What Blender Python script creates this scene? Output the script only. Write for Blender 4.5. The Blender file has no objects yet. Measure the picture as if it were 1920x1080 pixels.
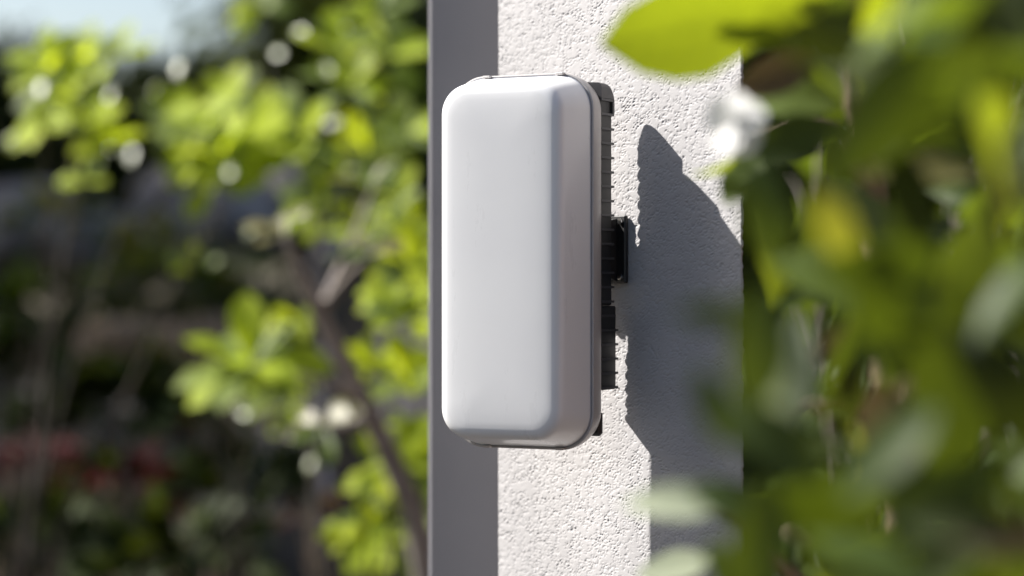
import bpy, math, random
import numpy as np
from mathutils import Vector, Matrix, noise as mnoise

random.seed(7)
rng = np.random.default_rng(7)
SC = bpy.context.scene
COL = SC.collection
R = math.radians

# ------------------------------------------------------------------ camera
CAM_Z = 1.5
FPX = 1920 * 85 / 36.0          # focal length in photograph pixels
cam = bpy.data.cameras.new("camera")
cam.lens = 85; cam.sensor_width = 36; cam.sensor_fit = 'HORIZONTAL'
cam.clip_start = 0.05; cam.clip_end = 500
cam.dof.use_dof = True
cam.dof.focus_distance = 1.645
cam.dof.aperture_fstop = 3.0
cam_ob = bpy.data.objects.new("camera", cam); COL.objects.link(cam_ob)
cam_ob.location = (0, 0, CAM_Z); cam_ob.rotation_euler = (R(90), 0, 0)
SC.camera = cam_ob

# ------------------------------------------------------------------ wall frame and sun
PHI = R(50)
WN = Vector((-math.sin(PHI), -math.cos(PHI), 0))      # outward normal of the stucco face
WU = Vector((math.cos(PHI), -math.sin(PHI), 0))       # along the stucco face, to the right
SU, SV = 1.60, 1.74
SUN = (WN - WU * SU + Vector((0, 0, SV))).normalized()   # towards the sun
sun_el = math.asin(SUN.z)
sun_az = math.atan2(SUN.x, SUN.y)

world = bpy.data.worlds.new("World"); SC.world = world
world.use_nodes = True
nt = world.node_tree
bgn = nt.nodes.get("Background") or nt.nodes.new("ShaderNodeBackground")
sky = nt.nodes.new("ShaderNodeTexSky")
sky.sky_type = 'NISHITA'; sky.sun_disc = False
sky.sun_elevation = sun_el; sky.sun_rotation = sun_az
sky.air_density = 1.0; sky.dust_density = 2.5; sky.ozone_density = 1.0
nt.links.new(sky.outputs[0], bgn.inputs[0]); bgn.inputs[1].default_value = 0.060

sl = bpy.data.lights.new("sun", 'SUN'); sl.energy = 4.3; sl.angle = R(0.6); sl.color = (1.0, 0.96, 0.91)
so = bpy.data.objects.new("sun", sl); COL.objects.link(so)
so.rotation_euler = SUN.to_track_quat('Z', 'Y').to_euler()
so.location = (-4, 3, 6)

SC.view_settings.view_transform = 'Standard'
SC.view_settings.look = 'None'
SC.view_settings.exposure = 1.58
SC.view_settings.gamma = 1.0
SC.view_settings.use_curve_mapping = False
SC.cycles.use_denoising = True
SC.cycles.max_bounces = 10
SC.cycles.transparent_max_bounces = 8
SC.cycles.sample_clamp_indirect = 6.0

# ------------------------------------------------------------------ helpers
def P(px, py, d):
    """photograph pixel at distance d -> world point"""
    return Vector(((px - 960) / FPX * d, d, CAM_Z - (py - 540) / FPX * d))

def tag(o, label=None, cat=None, group=None, kind=None):
    if label: o["label"] = label
    if cat: o["category"] = cat
    if group: o["group"] = group
    if kind: o["kind"] = kind
    return o

def empty(name, loc=(0, 0, 0), rot=0):
    o = bpy.data.objects.new(name, None); COL.objects.link(o)
    o.location = loc; o.rotation_euler = (0, 0, rot); o.empty_display_size = 0.05
    return o

def link(name, me, mat=None, parent=None):
    if mat is not None and not me.materials: me.materials.append(mat)
    o = bpy.data.objects.new(name, me); COL.objects.link(o)
    if parent is not None: o.parent = parent
    return o

def mesh_np(name, verts, quads, smooth=False):
    """numpy verts (n,3), faces (m,k)"""
    me = bpy.data.meshes.new(name)
    v = np.asarray(verts, dtype=np.float32); f = np.asarray(quads, dtype=np.int32)
    k = f.shape[1]
    me.vertices.add(len(v)); me.vertices.foreach_set("co", v.ravel())
    me.loops.add(f.size); me.loops.foreach_set("vertex_index", f.ravel())
    me.polygons.add(len(f))
    me.polygons.foreach_set("loop_start", np.arange(0, f.size, k, dtype=np.int32))
    me.update(calc_edges=True); me.validate()
    if smooth:
        me.polygons.foreach_set("use_smooth", np.ones(len(me.polygons), dtype=bool))
    me.update()
    return me

def mesh_pd(name, verts, faces, smooth=False):
    me = bpy.data.meshes.new(name); me.from_pydata([tuple(v) for v in verts], [], faces); me.update()
    if smooth:
        me.polygons.foreach_set("use_smooth", np.ones(len(me.polygons), dtype=bool))
    return me

class MB:
    def __init__(s): s.v = []; s.f = []
    def add(s, v, f):
        n = len(s.v); s.v += [tuple(x) for x in v]; s.f += [[i + n for i in q] for q in f]; return s
    def box(s, a, b, ch=0.0):
        (x0, y0, z0), (x1, y1, z1) = a, b
        if ch <= 0:
            v = [(x, y, z) for x in (x0, x1) for y in (y0, y1) for z in (z0, z1)]
            return s.add(v, [(0,1,3,2),(4,6,7,5),(0,4,5,1),(2,3,7,6),(0,2,6,4),(1,5,7,3)])
        # box with chamfered edges
        c = ch; v = []; idx = {}
        for i, X in enumerate((x0, x1)):
            for j, Y in enumerate((y0, y1)):
                for k, Z in enumerate((z0, z1)):
                    sx, sy, sz = (1, -1)[i], (1, -1)[j], (1, -1)[k]
                    for ax in range(3):
                        p = [X + sx*c, Y + sy*c, Z + sz*c]; p[ax] = (X, Y, Z)[ax]
                        idx[(i, j, k, ax)] = len(v); v.append(tuple(p))
        f = []
        for ax in range(3):
            o = [a_ for a_ in range(3) if a_ != ax]
            for sd in (0, 1):
                q = []
                for (p_, q_) in ((0,0),(1,0),(1,1),(0,1)):
                    t = [0,0,0]; t[ax] = sd; t[o[0]] = p_; t[o[1]] = q_
                    q.append(idx[(t[0], t[1], t[2], ax)])
                f.append(q)
        for ax in range(3):        # edge along ax
            o = [a_ for a_ in range(3) if a_ != ax]
            for p_ in (0,1):
                for q_ in (0,1):
                    t0 = [0,0,0]; t0[o[0]] = p_; t0[o[1]] = q_; t1 = list(t0); t1[ax] = 1
                    f.append([idx[(*t0, o[0])], idx[(*t1, o[0])], idx[(*t1, o[1])], idx[(*t0, o[1])]])
        for i in (0,1):
            for j in (0,1):
                for k in (0,1):
                    f.append([idx[(i,j,k,0)], idx[(i,j,k,1)], idx[(i,j,k,2)]])
        return s.add(v, f)
    def tube(s, pts, radii, n=8, cap=True):
        pts = [Vector(p) for p in pts]; rings = []
        up = Vector((0.31, 0.17, 0.93))
        for i, p in enumerate(pts):
            t = (pts[min(i+1, len(pts)-1)] - pts[max(i-1, 0)]).normalized()
            a = t.cross(up); a = a.normalized() if a.length > 1e-5 else t.orthogonal().normalized()
            b = t.cross(a)
            rings.append([p + (a*math.cos(2*math.pi*k/n) + b*math.sin(2*math.pi*k/n)) * radii[i] for k in range(n)])
        base = len(s.v)
        for r_ in rings: s.v += [tuple(x) for x in r_]
        for i in range(len(pts)-1):
            for k in range(n):
                s.f.append([base+i*n+k, base+i*n+(k+1) % n, base+(i+1)*n+(k+1) % n, base+(i+1)*n+k])
        if cap:
            s.f.append([base+k for k in range(n)][::-1]); s.f.append([base+(len(pts)-1)*n+k for k in range(n)])
        return s
    def build(s, name, mat, parent=None, smooth=False, recalc=True):
        me = bpy.data.meshes.new(name); me.from_pydata(s.v, [], s.f)
        if recalc:
            import bmesh
            bm = bmesh.new(); bm.from_mesh(me); bmesh.ops.recalc_face_normals(bm, faces=bm.faces); bm.to_mesh(me); bm.free()
        if smooth:
            me.polygons.foreach_set("use_smooth", np.ones(len(me.polygons), dtype=bool))
        me.update()
        return link(name, me, mat, parent)

# ------------------------------------------------------------------ materials
def newmat(name):
    m = bpy.data.materials.new(name); m.use_nodes = True
    n = m.node_tree.nodes; b = n.get("Principled BSDF")
    return m, m.node_tree, b

def N(t, typ, **kw):
    n = t.nodes.new(typ)
    for k, v in kw.items(): setattr(n, k, v)
    return n

def noise_col(t, scale, c1, c2, detail=5, lo=0.35, hi=0.65, coord='Object'):
    tc = N(t, "ShaderNodeTexCoord"); nz = N(t, "ShaderNodeTexNoise")
    nz.inputs["Scale"].default_value = scale; nz.inputs["Detail"].default_value = detail
    t.links.new(tc.outputs[coord], nz.inputs["Vector"])
    cr = N(t, "ShaderNodeValToRGB")
    cr.color_ramp.elements[0].position = lo; cr.color_ramp.elements[0].color = (*c1, 1)
    cr.color_ramp.elements[1].position = hi; cr.color_ramp.elements[1].color = (*c2, 1)
    t.links.new(nz.outputs["Fac"], cr.inputs[0])
    return tc, nz, cr

def mat_plain(name, c1, c2, scale=40, rough=0.5, metallic=0, bump=0.0, bscale=200, coat=0, spec=0.5, bdist=0.001):
    m, t, b = newmat(name)
    tc, nz, cr = noise_col(t, scale, c1, c2)
    t.links.new(cr.outputs[0], b.inputs["Base Color"])
    b.inputs["Roughness"].default_value = rough; b.inputs["Metallic"].default_value = metallic
    b.inputs["Specular IOR Level"].default_value = spec
    if coat:
        b.inputs["Coat Weight"].default_value = coat; b.inputs["Coat Roughness"].default_value = 0.12
    if bump > 0:
        n2 = N(t, "ShaderNodeTexNoise"); n2.inputs["Scale"].default_value = bscale; n2.inputs["Detail"].default_value = 4
        t.links.new(tc.outputs["Object"], n2.inputs["Vector"])
        bp = N(t, "ShaderNodeBump"); bp.inputs["Strength"].default_value = bump; bp.inputs["Distance"].default_value = bdist
        t.links.new(n2.outputs["Fac"], bp.inputs["Height"]); t.links.new(bp.outputs[0], b.inputs["Normal"])
    return m

def mat_leaf(name, c1, c2, tr, rough=0.35, trans=0.5, spec=0.5, vein=True):
    """glossy leaf: diffuse/gloss from c1..c2 by object, light through it tinted tr"""
    m, t, b = newmat(name)
    oi = N(t, "ShaderNodeObjectInfo"); tc = N(t, "ShaderNodeTexCoord"); nz = N(t, "ShaderNodeTexNoise")
    ge = N(t, "ShaderNodeNewGeometry")
    nz.inputs["Scale"].default_value = 9.0; nz.inputs["Detail"].default_value = 4
    t.links.new(tc.outputs["Object"], nz.inputs["Vector"])
    ad = N(t, "ShaderNodeMath", operation='MULTIPLY_ADD'); ad.inputs[1].default_value = 0.5; 
    t.links.new(nz.outputs["Fac"], ad.inputs[0])
    rnd = N(t, "ShaderNodeMath", operation='ADD'); t.links.new(oi.outputs["Random"], rnd.inputs[0]); t.links.new(ge.outputs["Random Per Island"], rnd.inputs[1])
    fr = N(t, "ShaderNodeMath", operation='FRACT'); t.links.new(rnd.outputs[0], fr.inputs[0])
    sc_ = N(t, "ShaderNodeMath", operation='MULTIPLY_ADD'); sc_.inputs[1].default_value = 0.9; sc_.inputs[2].default_value = -0.2
    t.links.new(fr.outputs[0], sc_.inputs[0]); t.links.new(sc_.outputs[0], ad.inputs[2])
    mx = N(t, "ShaderNodeMix", data_type='RGBA'); mx.clamp_factor = True
    mx.inputs[6].default_value = (*c1, 1); mx.inputs[7].default_value = (*c2, 1)
    t.links.new(ad.outputs[0], mx.inputs[0])
    vein_col = None
    if vein:
        sx = N(t, "ShaderNodeSeparateXYZ"); t.links.new(tc.outputs["Object"], sx.inputs[0])
        ab = N(t, "ShaderNodeMath", operation='ABSOLUTE'); t.links.new(sx.outputs[0], ab.inputs[0])
        m1 = N(t, "ShaderNodeMath", operation='MULTIPLY_ADD'); m1.inputs[1].default_value = -0.9; t.links.new(ab.outputs[0], m1.inputs[0]); t.links.new(sx.outputs[1], m1.inputs[2])
        m2 = N(t, "ShaderNodeMath", operation='MULTIPLY'); m2.inputs[1].default_value = 62.0; t.links.new(m1.outputs[0], m2.inputs[0])
        sn = N(t, "ShaderNodeMath", operation='SINE'); t.links.new(m2.outputs[0], sn.inputs[0])
        r1 = N(t, "ShaderNodeMapRange"); r1.inputs[1].default_value = .75; r1.inputs[2].default_value = 1.0; t.links.new(sn.outputs[0], r1.inputs[0])
        r2 = N(t, "ShaderNodeMapRange"); r2.inputs[1].default_value = .018; r2.inputs[2].default_value = .006; t.links.new(ab.outputs[0], r2.inputs[0])
        mxm = N(t, "ShaderNodeMath", operation='MAXIMUM'); t.links.new(r1.outputs[0], mxm.inputs[0]); t.links.new(r2.outputs[0], mxm.inputs[1])
        vs = N(t, "ShaderNodeMath", operation='MULTIPLY'); vs.inputs[1].default_value = .35; t.links.new(mxm.outputs[0], vs.inputs[0])
        mv = N(t, "ShaderNodeMix", data_type='RGBA'); mv.inputs[7].default_value = (*[min(1, x*1.9 + .02) for x in c2], 1)
        t.links.new(vs.outputs[0], mv.inputs[0]); t.links.new(mx.outputs[2], mv.inputs[6]); vein_col = vs
        mx = mv
    t.links.new(mx.outputs[2], b.inputs["Base Color"])
    b.inputs["Roughness"].default_value = rough; b.inputs["Specular IOR Level"].default_value = spec
    tl = N(t, "ShaderNodeBsdfTranslucent")
    mt = N(t, "ShaderNodeMix", data_type='RGBA'); mt.blend_type = 'MIX'; mt.clamp_factor = True
    mt.inputs[6].default_value = (*[x*0.75 for x in tr], 1); mt.inputs[7].default_value = (*tr, 1)
    t.links.new(ad.outputs[0], mt.inputs[0]); 
    if vein:
        mw = N(t, "ShaderNodeMix", data_type='RGBA'); mw.inputs[7].default_value = (*[x*.45 for x in tr], 1)
        t.links.new(vein_col.outputs[0], mw.inputs[0]); t.links.new(mt.outputs[2], mw.inputs[6]); mt = mw
    t.links.new(mt.outputs[2], tl.inputs["Color"])
    ms = N(t, "ShaderNodeMixShader"); ms.inputs[0].default_value = trans
    t.links.new(b.outputs[0], ms.inputs[1]); t.links.new(tl.outputs[0], ms.inputs[2])
    out = t.nodes.get("Material Output"); t.links.new(ms.outputs[0], out.inputs["Surface"])
    return m

M = {}
M["plastic"] = mat_plain("white_plastic", (0.76, 0.765, 0.775), (0.79, 0.795, 0.80), 15, 0.28, bump=0.03, bscale=1800, coat=0.25, bdist=0.0003)
def dusty(m, lo, hi):
    t = m.node_tree; b = t.nodes["Principled BSDF"]
    tc = N(t, "ShaderNodeTexCoord"); mp = N(t, "ShaderNodeMapping"); mp.inputs["Scale"].default_value = (30, 30, 7)
    nz = N(t, "ShaderNodeTexNoise"); nz.inputs["Scale"].default_value = 1.6; nz.inputs["Detail"].default_value = 9; nz.inputs["Roughness"].default_value = 0.7
    mr = N(t, "ShaderNodeMapRange"); mr.inputs[1].default_value = .3; mr.inputs[2].default_value = .7; mr.inputs[3].default_value = lo; mr.inputs[4].default_value = hi
    t.links.new(tc.outputs["Object"], mp.inputs[0]); t.links.new(mp.outputs[0], nz.inputs["Vector"]); t.links.new(nz.outputs["Fac"], mr.inputs[0]); t.links.new(mr.outputs[0], b.inputs["Roughness"])
dusty(M["plastic"], .25, .34)
M["plastic_rim"] = mat_plain("shaded_rim_plastic", (0.42, 0.40, 0.39), (0.46, 0.44, 0.43), 15, 0.4, bump=0.05, bscale=1800, bdist=0.0003)  # darker than the cover plastic: the rear shell's shade put into the colour
M["gasket"] = mat_plain("grey_gasket", (0.42, 0.44, 0.50), (0.48, 0.50, 0.56), 60, 0.6)
M["heatsink"] = mat_plain("dark_cast_metal", (0.045, 0.045, 0.05), (0.07, 0.068, 0.07), 60, 0.45, metallic=0.3, bump=0.2, bscale=1500, bdist=0.0004)
M["bracket"] = mat_plain("black_bracket_paint", (0.010, 0.010, 0.011), (0.018, 0.017, 0.017), 60, 0.5, bump=0.15, bscale=1500, bdist=0.0004)
M["steel"] = mat_plain("bright_steel", (0.6, 0.6, 0.6), (0.7, 0.7, 0.7), 60, 0.22, metallic=1.0)
M["grey_paint"] = mat_plain("grey_painted_metal", (0.155, 0.152, 0.165), (0.18, 0.177, 0.19), 6, 0.4, metallic=0.0, bump=0.08, bscale=900, bdist=0.0004)
M["post_dark"] = mat_plain("slate_post_paint", (0.035, 0.035, 0.055), (0.05, 0.05, 0.075), 8, 0.6)
M["bark"] = mat_plain("brown_bark", (0.17, 0.145, 0.13), (0.28, 0.24, 0.21), 25, 0.85, bump=0.8, bscale=90, bdist=0.006)
M["bark_dark"] = mat_plain("dark_bark", (0.03, 0.024, 0.018), (0.07, 0.055, 0.04), 25, 0.85, bump=0.8, bscale=90, bdist=0.006)
M["twig"] = mat_plain("tan_twig", (0.16, 0.11, 0.07), (0.30, 0.22, 0.15), 40, 0.7, bump=0.4, bscale=300, bdist=0.002)
M["timber"] = mat_plain("dark_stained_timber", (0.12, 0.07, 0.045), (0.18, 0.11, 0.075), 6, 0.7, bump=0.5, bscale=60, bdist=0.003)
M["log"] = mat_plain("weathered_log", (0.22, 0.14, 0.075), (0.38, 0.25, 0.14), 12, 0.8, bump=0.8, bscale=40, bdist=0.01)
M["rock"] = mat_plain("grey_rock", (0.13, 0.115, 0.11), (0.28, 0.25, 0.235), 4, 0.9, bump=0.9, bscale=25, bdist=0.02)
M["soil"] = mat_plain("dark_soil", (0.010, 0.007, 0.006), (0.026, 0.019, 0.014), 3, 0.95, bump=0.8, bscale=40, bdist=0.03)
M["petal"] = mat_leaf("white_petal", (0.72, 0.72, 0.70), (0.82, 0.82, 0.80), (0.75, 0.75, 0.70), rough=0.5, trans=0.35, spec=0.2)
M["leaf_lime"] = mat_leaf("young_lime_leaf", (0.13, 0.19, 0.02), (0.20, 0.26, 0.03), (0.30, 0.36, 0.010), rough=0.42, trans=0.55)
M["leaf_spring"] = mat_leaf("soft_spring_leaf", (0.24, 0.32, 0.02), (0.36, 0.42, 0.03), (0.80, 0.92, 0.03), rough=0.6, trans=0.5, spec=0.15)
M["leaf_glossy"] = mat_leaf("glossy_leaf", (0.13, 0.18, 0.04), (0.18, 0.22, 0.06), (0.3, 0.36, 0.02), rough=0.4, trans=0.4, spec=0.45)
M["leaf_soft"] = mat_leaf("soft_green_leaf", (0.09, 0.14, 0.02), (0.16, 0.20, 0.04), (0.32, 0.42, 0.03), rough=0.55, trans=0.45, spec=0.2)
M["leaf_mid"] = mat_leaf("mid_green_leaf", (0.06, 0.10, 0.02), (0.10, 0.14, 0.03), (0.22, 0.30, 0.015), rough=0.48, trans=0.42, spec=0.22)
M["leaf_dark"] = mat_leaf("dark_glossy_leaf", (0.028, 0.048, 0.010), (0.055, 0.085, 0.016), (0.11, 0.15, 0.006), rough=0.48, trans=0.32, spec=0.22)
M["leaf_olive"] = mat_leaf("old_olive_leaf", (0.10, 0.11, 0.03), (0.17, 0.15, 0.05), (0.30, 0.30, 0.02), rough=0.45, trans=0.45)
M["leaf_brown"] = mat_leaf("dry_brown_leaf", (0.10, 0.075, 0.045), (0.15, 0.105, 0.06), (0.13, 0.09, 0.035), rough=0.6, trans=0.35, spec=0.2)
M["leaf_pale"] = mat_leaf("pale_sheen_leaf", (0.34, 0.40, 0.25), (0.46, 0.50, 0.36), (0.40, 0.47, 0.22), rough=0.55, trans=0.4, spec=0.2)  # whitish sky reflection on these leaves put into the base colour
M["leaf_red"] = mat_leaf("dark_red_leaf", (0.05, 0.006, 0.007), (0.08, 0.014, 0.013), (0.08, 0.010, 0.010), rough=0.7, spec=0.08, trans=0.4)
M["leaf_hedge"] = mat_leaf("evergreen_leaf", (0.018, 0.028, 0.008), (0.045, 0.06, 0.014), (0.07, 0.09, 0.006), rough=0.6, trans=0.3, spec=0.12)

def mat_stucco():
    m, t, b = newmat("white_stucco")
    tc, nz, cr = noise_col(t, 14, (0.385, 0.376, 0.377), (0.44, 0.43, 0.431))
    t.links.new(cr.outputs[0], b.inputs["Base Color"])
    b.inputs["Roughness"].default_value = 0.75; b.inputs["Specular IOR Level"].default_value = 0.25
    n2 = N(t, "ShaderNodeTexNoise"); n2.inputs["Scale"].default_value = 900; n2.inputs["Detail"].default_value = 3
    t.links.new(tc.outputs["Object"], n2.inputs["Vector"])
    bp = N(t, "ShaderNodeBump"); bp.inputs["Strength"].default_value = 0.25; bp.inputs["Distance"].default_value = 0.0003
    t.links.new(n2.outputs["Fac"], bp.inputs["Height"]); t.links.new(bp.outputs[0], b.inputs["Normal"])
    return m
M["stucco"] = mat_stucco()

# ------------------------------------------------------------------ the ground
def ground():
    n = 90
    xs = np.sinh(np.linspace(-3.6, 3.6, n)) * 5.5; ys = np.sinh(np.linspace(-3.6, 3.6, n)) * 5.5 + 5
    X, Y = np.meshgrid(xs, ys)
    # a planted bank rises at the left behind the wall
    bank = 1.15 / (1 + np.exp(-(Y - 5.2) * 1.6)) / (1 + np.exp((X - 0.6) * 1.2))
    bank = bank * (Y < 40) * np.clip((40 - Y) / 20, 0, 1)
    Z = bank + 0.03 * np.sin(X * 2.1) * np.cos(Y * 1.7)
    v = np.stack([X.ravel(), Y.ravel(), Z.ravel()], 1)
    i = np.arange(n * n).reshape(n, n)
    q = np.stack([i[:-1, :-1].ravel(), i[:-1, 1:].ravel(), i[1:, 1:].ravel(), i[1:, :-1].ravel()], 1)
    o = link("ground", mesh_np("ground", v, q, True), M["soil"]); tag(o, kind="structure")
    def h(x, y):
        b = 1.15 / (1 + math.exp(-(y - 5.2) * 1.6)) / (1 + math.exp((x - 0.6) * 1.2))
        return b + 0.03 * math.sin(x * 2.1) * math.cos(y * 1.7)
    return h
GH = ground()

# ------------------------------------------------------------------ stucco wall
P0 = P(1180, 540, 1.66); P0.z = 0                      # foot of the bracket on the wall
T0, T1 = -0.1411, 0.1075                               # wall face runs from T0 to T1 along WU
WALL_H = 2.6

def hash2(ix, iy, s):
    h = (ix * 374761393 + iy * 668265263 + s * 974634287) & 0xffffffff
    h = ((h ^ (h >> 13)) * 1274126177) & 0xffffffff
    return ((h ^ (h >> 16)) & 0xffff) / 65535.0

def worley(x, y, s):
    ix = np.floor(x).astype(np.int64); iy = np.floor(y).astype(np.int64)
    f1 = np.full(x.shape, 9.0); f2 = np.full(x.shape, 9.0)
    for dx in (-1, 0, 1):
        for dy in (-1, 0, 1):
            cx = ix + dx; cy = iy + dy
            px_ = cx + hash2(cx, cy, s); py_ = cy + hash2(cx, cy, s + 7)
            d = np.hypot(px_ - x, py_ - y)
            f2 = np.where(d < f1, f1, np.minimum(f2, d)); f1 = np.minimum(f1, d)
    return f1, f2

def vnoise(x, y, s):
    ix = np.floor(x).astype(np.int64); iy = np.floor(y).astype(np.int64)
    fx = x - ix; fy = y - iy; fx = fx*fx*(3-2*fx); fy = fy*fy*(3-2*fy)
    a = hash2(ix, iy, s); b = hash2(ix+1, iy, s); c = hash2(ix, iy+1, s); d = hash2(ix+1, iy+1, s)
    return (a*(1-fx)+b*fx)*(1-fy) + (c*(1-fx)+d*fx)*fy

def stucco_wall():
    us = np.arange(T0, T1 + 1e-6, (T1 - T0) / 460)
    zs = np.concatenate([np.arange(0, 1.28, 0.02), np.arange(1.28, 1.72, 0.00045), np.arange(1.72, WALL_H + 0.001, 0.02)])
    U, Z = np.meshgrid(us, zs)
    # leathery trowel relief: nearly smooth skin with short slanting grooves and pits
    XI = U*0.643
    pa = XI*0.74 + Z*0.67; qa = -XI*0.67 + Z*0.74
    pa = pa + 0.0016*(vnoise(XI*420, Z*420, 3) - 0.5); qa = qa + 0.0016*(vnoise(XI*420, Z*420, 5) - 0.5)
    f1, f2 = worley(pa / 0.0030, qa / 0.0018, 11)
    edge = np.clip((f2 - f1) / 0.34, 0, 1)
    crack = (1 - edge) * np.clip((vnoise(XI*520, Z*420, 17) - 0.42) * 3.5, 0, 1)
    h = 0.00005 * np.sqrt(np.clip(1 - f1, 0, 1)) - 0.00036 * crack
    g1, g2 = worley(pa / 0.0023, qa / 0.0016, 31)
    h += -0.00046 * np.clip(1 - g1 / 0.40, 0, 1)**0.8 * np.clip((vnoise(XI*330, Z*330, 41) - 0.44) * 4, 0, 1) * (0.55 + 0.9*vnoise(XI*45, Z*45, 47))
    h += 0.0004 * (vnoise(U*24, Z*24, 51) - 0.5) + 0.00006 * (vnoise(U*170, Z*170, 53) - 0.5)
    uu = U.copy()
    uu[:, -1] += 0.0018 * (vnoise(Z[:, -1]*430, Z[:, -1]*0 + 3, 61) - 0.4) + 0.0012 * (vnoise(Z[:, -1]*90, Z[:, -1]*0 + 5, 67) - 0.3); uu[:, 0] += 0.0003 * (vnoise(Z[:, 0]*430, Z[:, 0]*0 + 9, 63) - 0.5)
    h[:, -1] -= 0.0010; h[:, 0] -= 0.0004
    X = P0.x + WU.x*uu + WN.x*h; Y = P0.y + WU.y*uu + WN.y*h
    nr, nc = U.shape
    v = np.stack([X.ravel(), Y.ravel(), Z.ravel()], 1)
    i = np.arange(nr*nc).reshape(nr, nc)
    q = [np.stack([i[:-1, :-1].ravel(), i[:-1, 1:].ravel(), i[1:, 1:].ravel(), i[1:, :-1].ravel()], 1)]
    # return faces and back, mitred away from the face
    A = P0 + WU*T0; B = P0 + WU*T1
    C = B + Vector((0.021, 0.25, 0)); D = A + Vector((0.085, 0.32, 0))
    base = len(v)
    extra = []
    for zz in zs: extra.append((C.x, C.y, zz))
    for zz in zs: extra.append((D.x, D.y, zz))
    v = np.concatenate([v, np.array(extra)])
    ci = base + np.arange(nr); di = base + nr + np.arange(nr)
    q.append(np.stack([i[:-1, -1], ci[:-1], ci[1:], i[1:, -1]], 1))
    q.append(np.stack([di[:-1], i[:-1, 0], i[1:, 0], di[1:]], 1))
    q.append(np.stack([ci[:-1], di[:-1], di[1:], ci[1:]], 1))
    me = mesh_np("stucco_wall", v, np.concatenate(q), True)
    sm = np.ones(len(me.polygons), dtype=bool); sm[-3*(nr-1):] = False
    me.polygons.foreach_set("use_smooth", sm)
    o = link("stucco_wall", me, M["stucco"])
    tag(o, "white rough stucco wall end in raking sun behind the white box", "wall")
    cp = MB(); cp.v = [tuple(p + Vector((0, 0, zz))) for zz in (WALL_H, WALL_H + 0.05) for p in
          (A + WN*0.02 - WU*0.02, B + WN*0.02 + WU*0.015, C + Vector((0.02, 0.02, 0)), D + Vector((-0.02, 0.02, 0)))]
    cp.f = [[0,1,2,3],[4,5,6,7],[0,1,5,4],[1,2,6,5],[2,3,7,6],[3,0,4,7]]
    cp.build("coping", M["grey_paint"], o)
stucco_wall()

# ------------------------------------------------------------------ grey post left of the wall
def grey_post():
    d = 1.90
    x0 = (803 - 960) / FPX * d; x1 = 0.006
    o = empty("metal_post", ((x0+x1)/2, d, 0))
    tag(o, "smooth grey painted square post directly left of the stucco wall", "post")
    w = (x1-x0)/2
    MB().box((-w, 0, 0.006), (w, 0.075, 2.72), 0.0025).build("shaft", M["grey_paint"], o)
    MB().box((-w-0.004, -0.004, 2.721), (w+0.004, 0.079, 2.735), 0.002).build("cap", M["grey_paint"], o)
    MB().box((-w-0.03, -0.03, -0.05), (w+0.004, 0.105, 0.005), 0.001).build("base_plate", M["grey_paint"], o)
grey_post()

# ------------------------------------------------------------------ the white box (device)
TH = R(28)
FN = Vector((-math.sin(TH), -math.cos(TH), 0)); RT = Vector((math.cos(TH), -math.sin(TH), 0))
DW, DH = 0.1082, 0.254            # rim size
D_COVER, D_LIP, D_SHELL, D_FIN = 0.032, 0.0008, 0.0180, 0.0205

def rrect(w, h, r, n=10):
    r = min(r, w/2 - 1e-4, h/2 - 1e-4); pts = []
    for cx, cz, a0 in ((w/2-r, h/2-r, 0), (-w/2+r, h/2-r, 90), (-w/2+r, -h/2+r, 180), (w/2-r, -h/2+r, 270)):
        for k in range(n+1):
            a = R(a0 + 90*k/n); pts.append((cx + r*math.cos(a), cz + r*math.sin(a)))
    return pts

def loft(secs, name, mat, parent, n=12, cap0=True, cap1=True, smooth=True):
    """secs: (y, w, h, r)"""
    v = []; f = []; m = None
    for (y, w, h, r) in secs:
        p = rrect(w, h, r, n); m = len(p)
        v += [(x, y, z) for x, z in p]
    for i in range(len(secs)-1):
        for k in range(m):
            f.append([i*m+k, i*m+(k+1) % m, (i+1)*m+(k+1) % m, (i+1)*m+k])
    if cap0: f.append(list(range(m)))
    if cap1: f.append([(len(secs)-1)*m+k for k in range(m)][::-1])
    b = MB(); b.v = v; b.f = f
    o = b.build(name, mat, parent, smooth=False)
    if smooth:
        me = o.data
        sm = np.ones(len(me.polygons), dtype=bool)
        me.polygons.foreach_set("use_smooth", sm)
        me.set_sharp_from_angle(angle=R(38))
    return o

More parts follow.
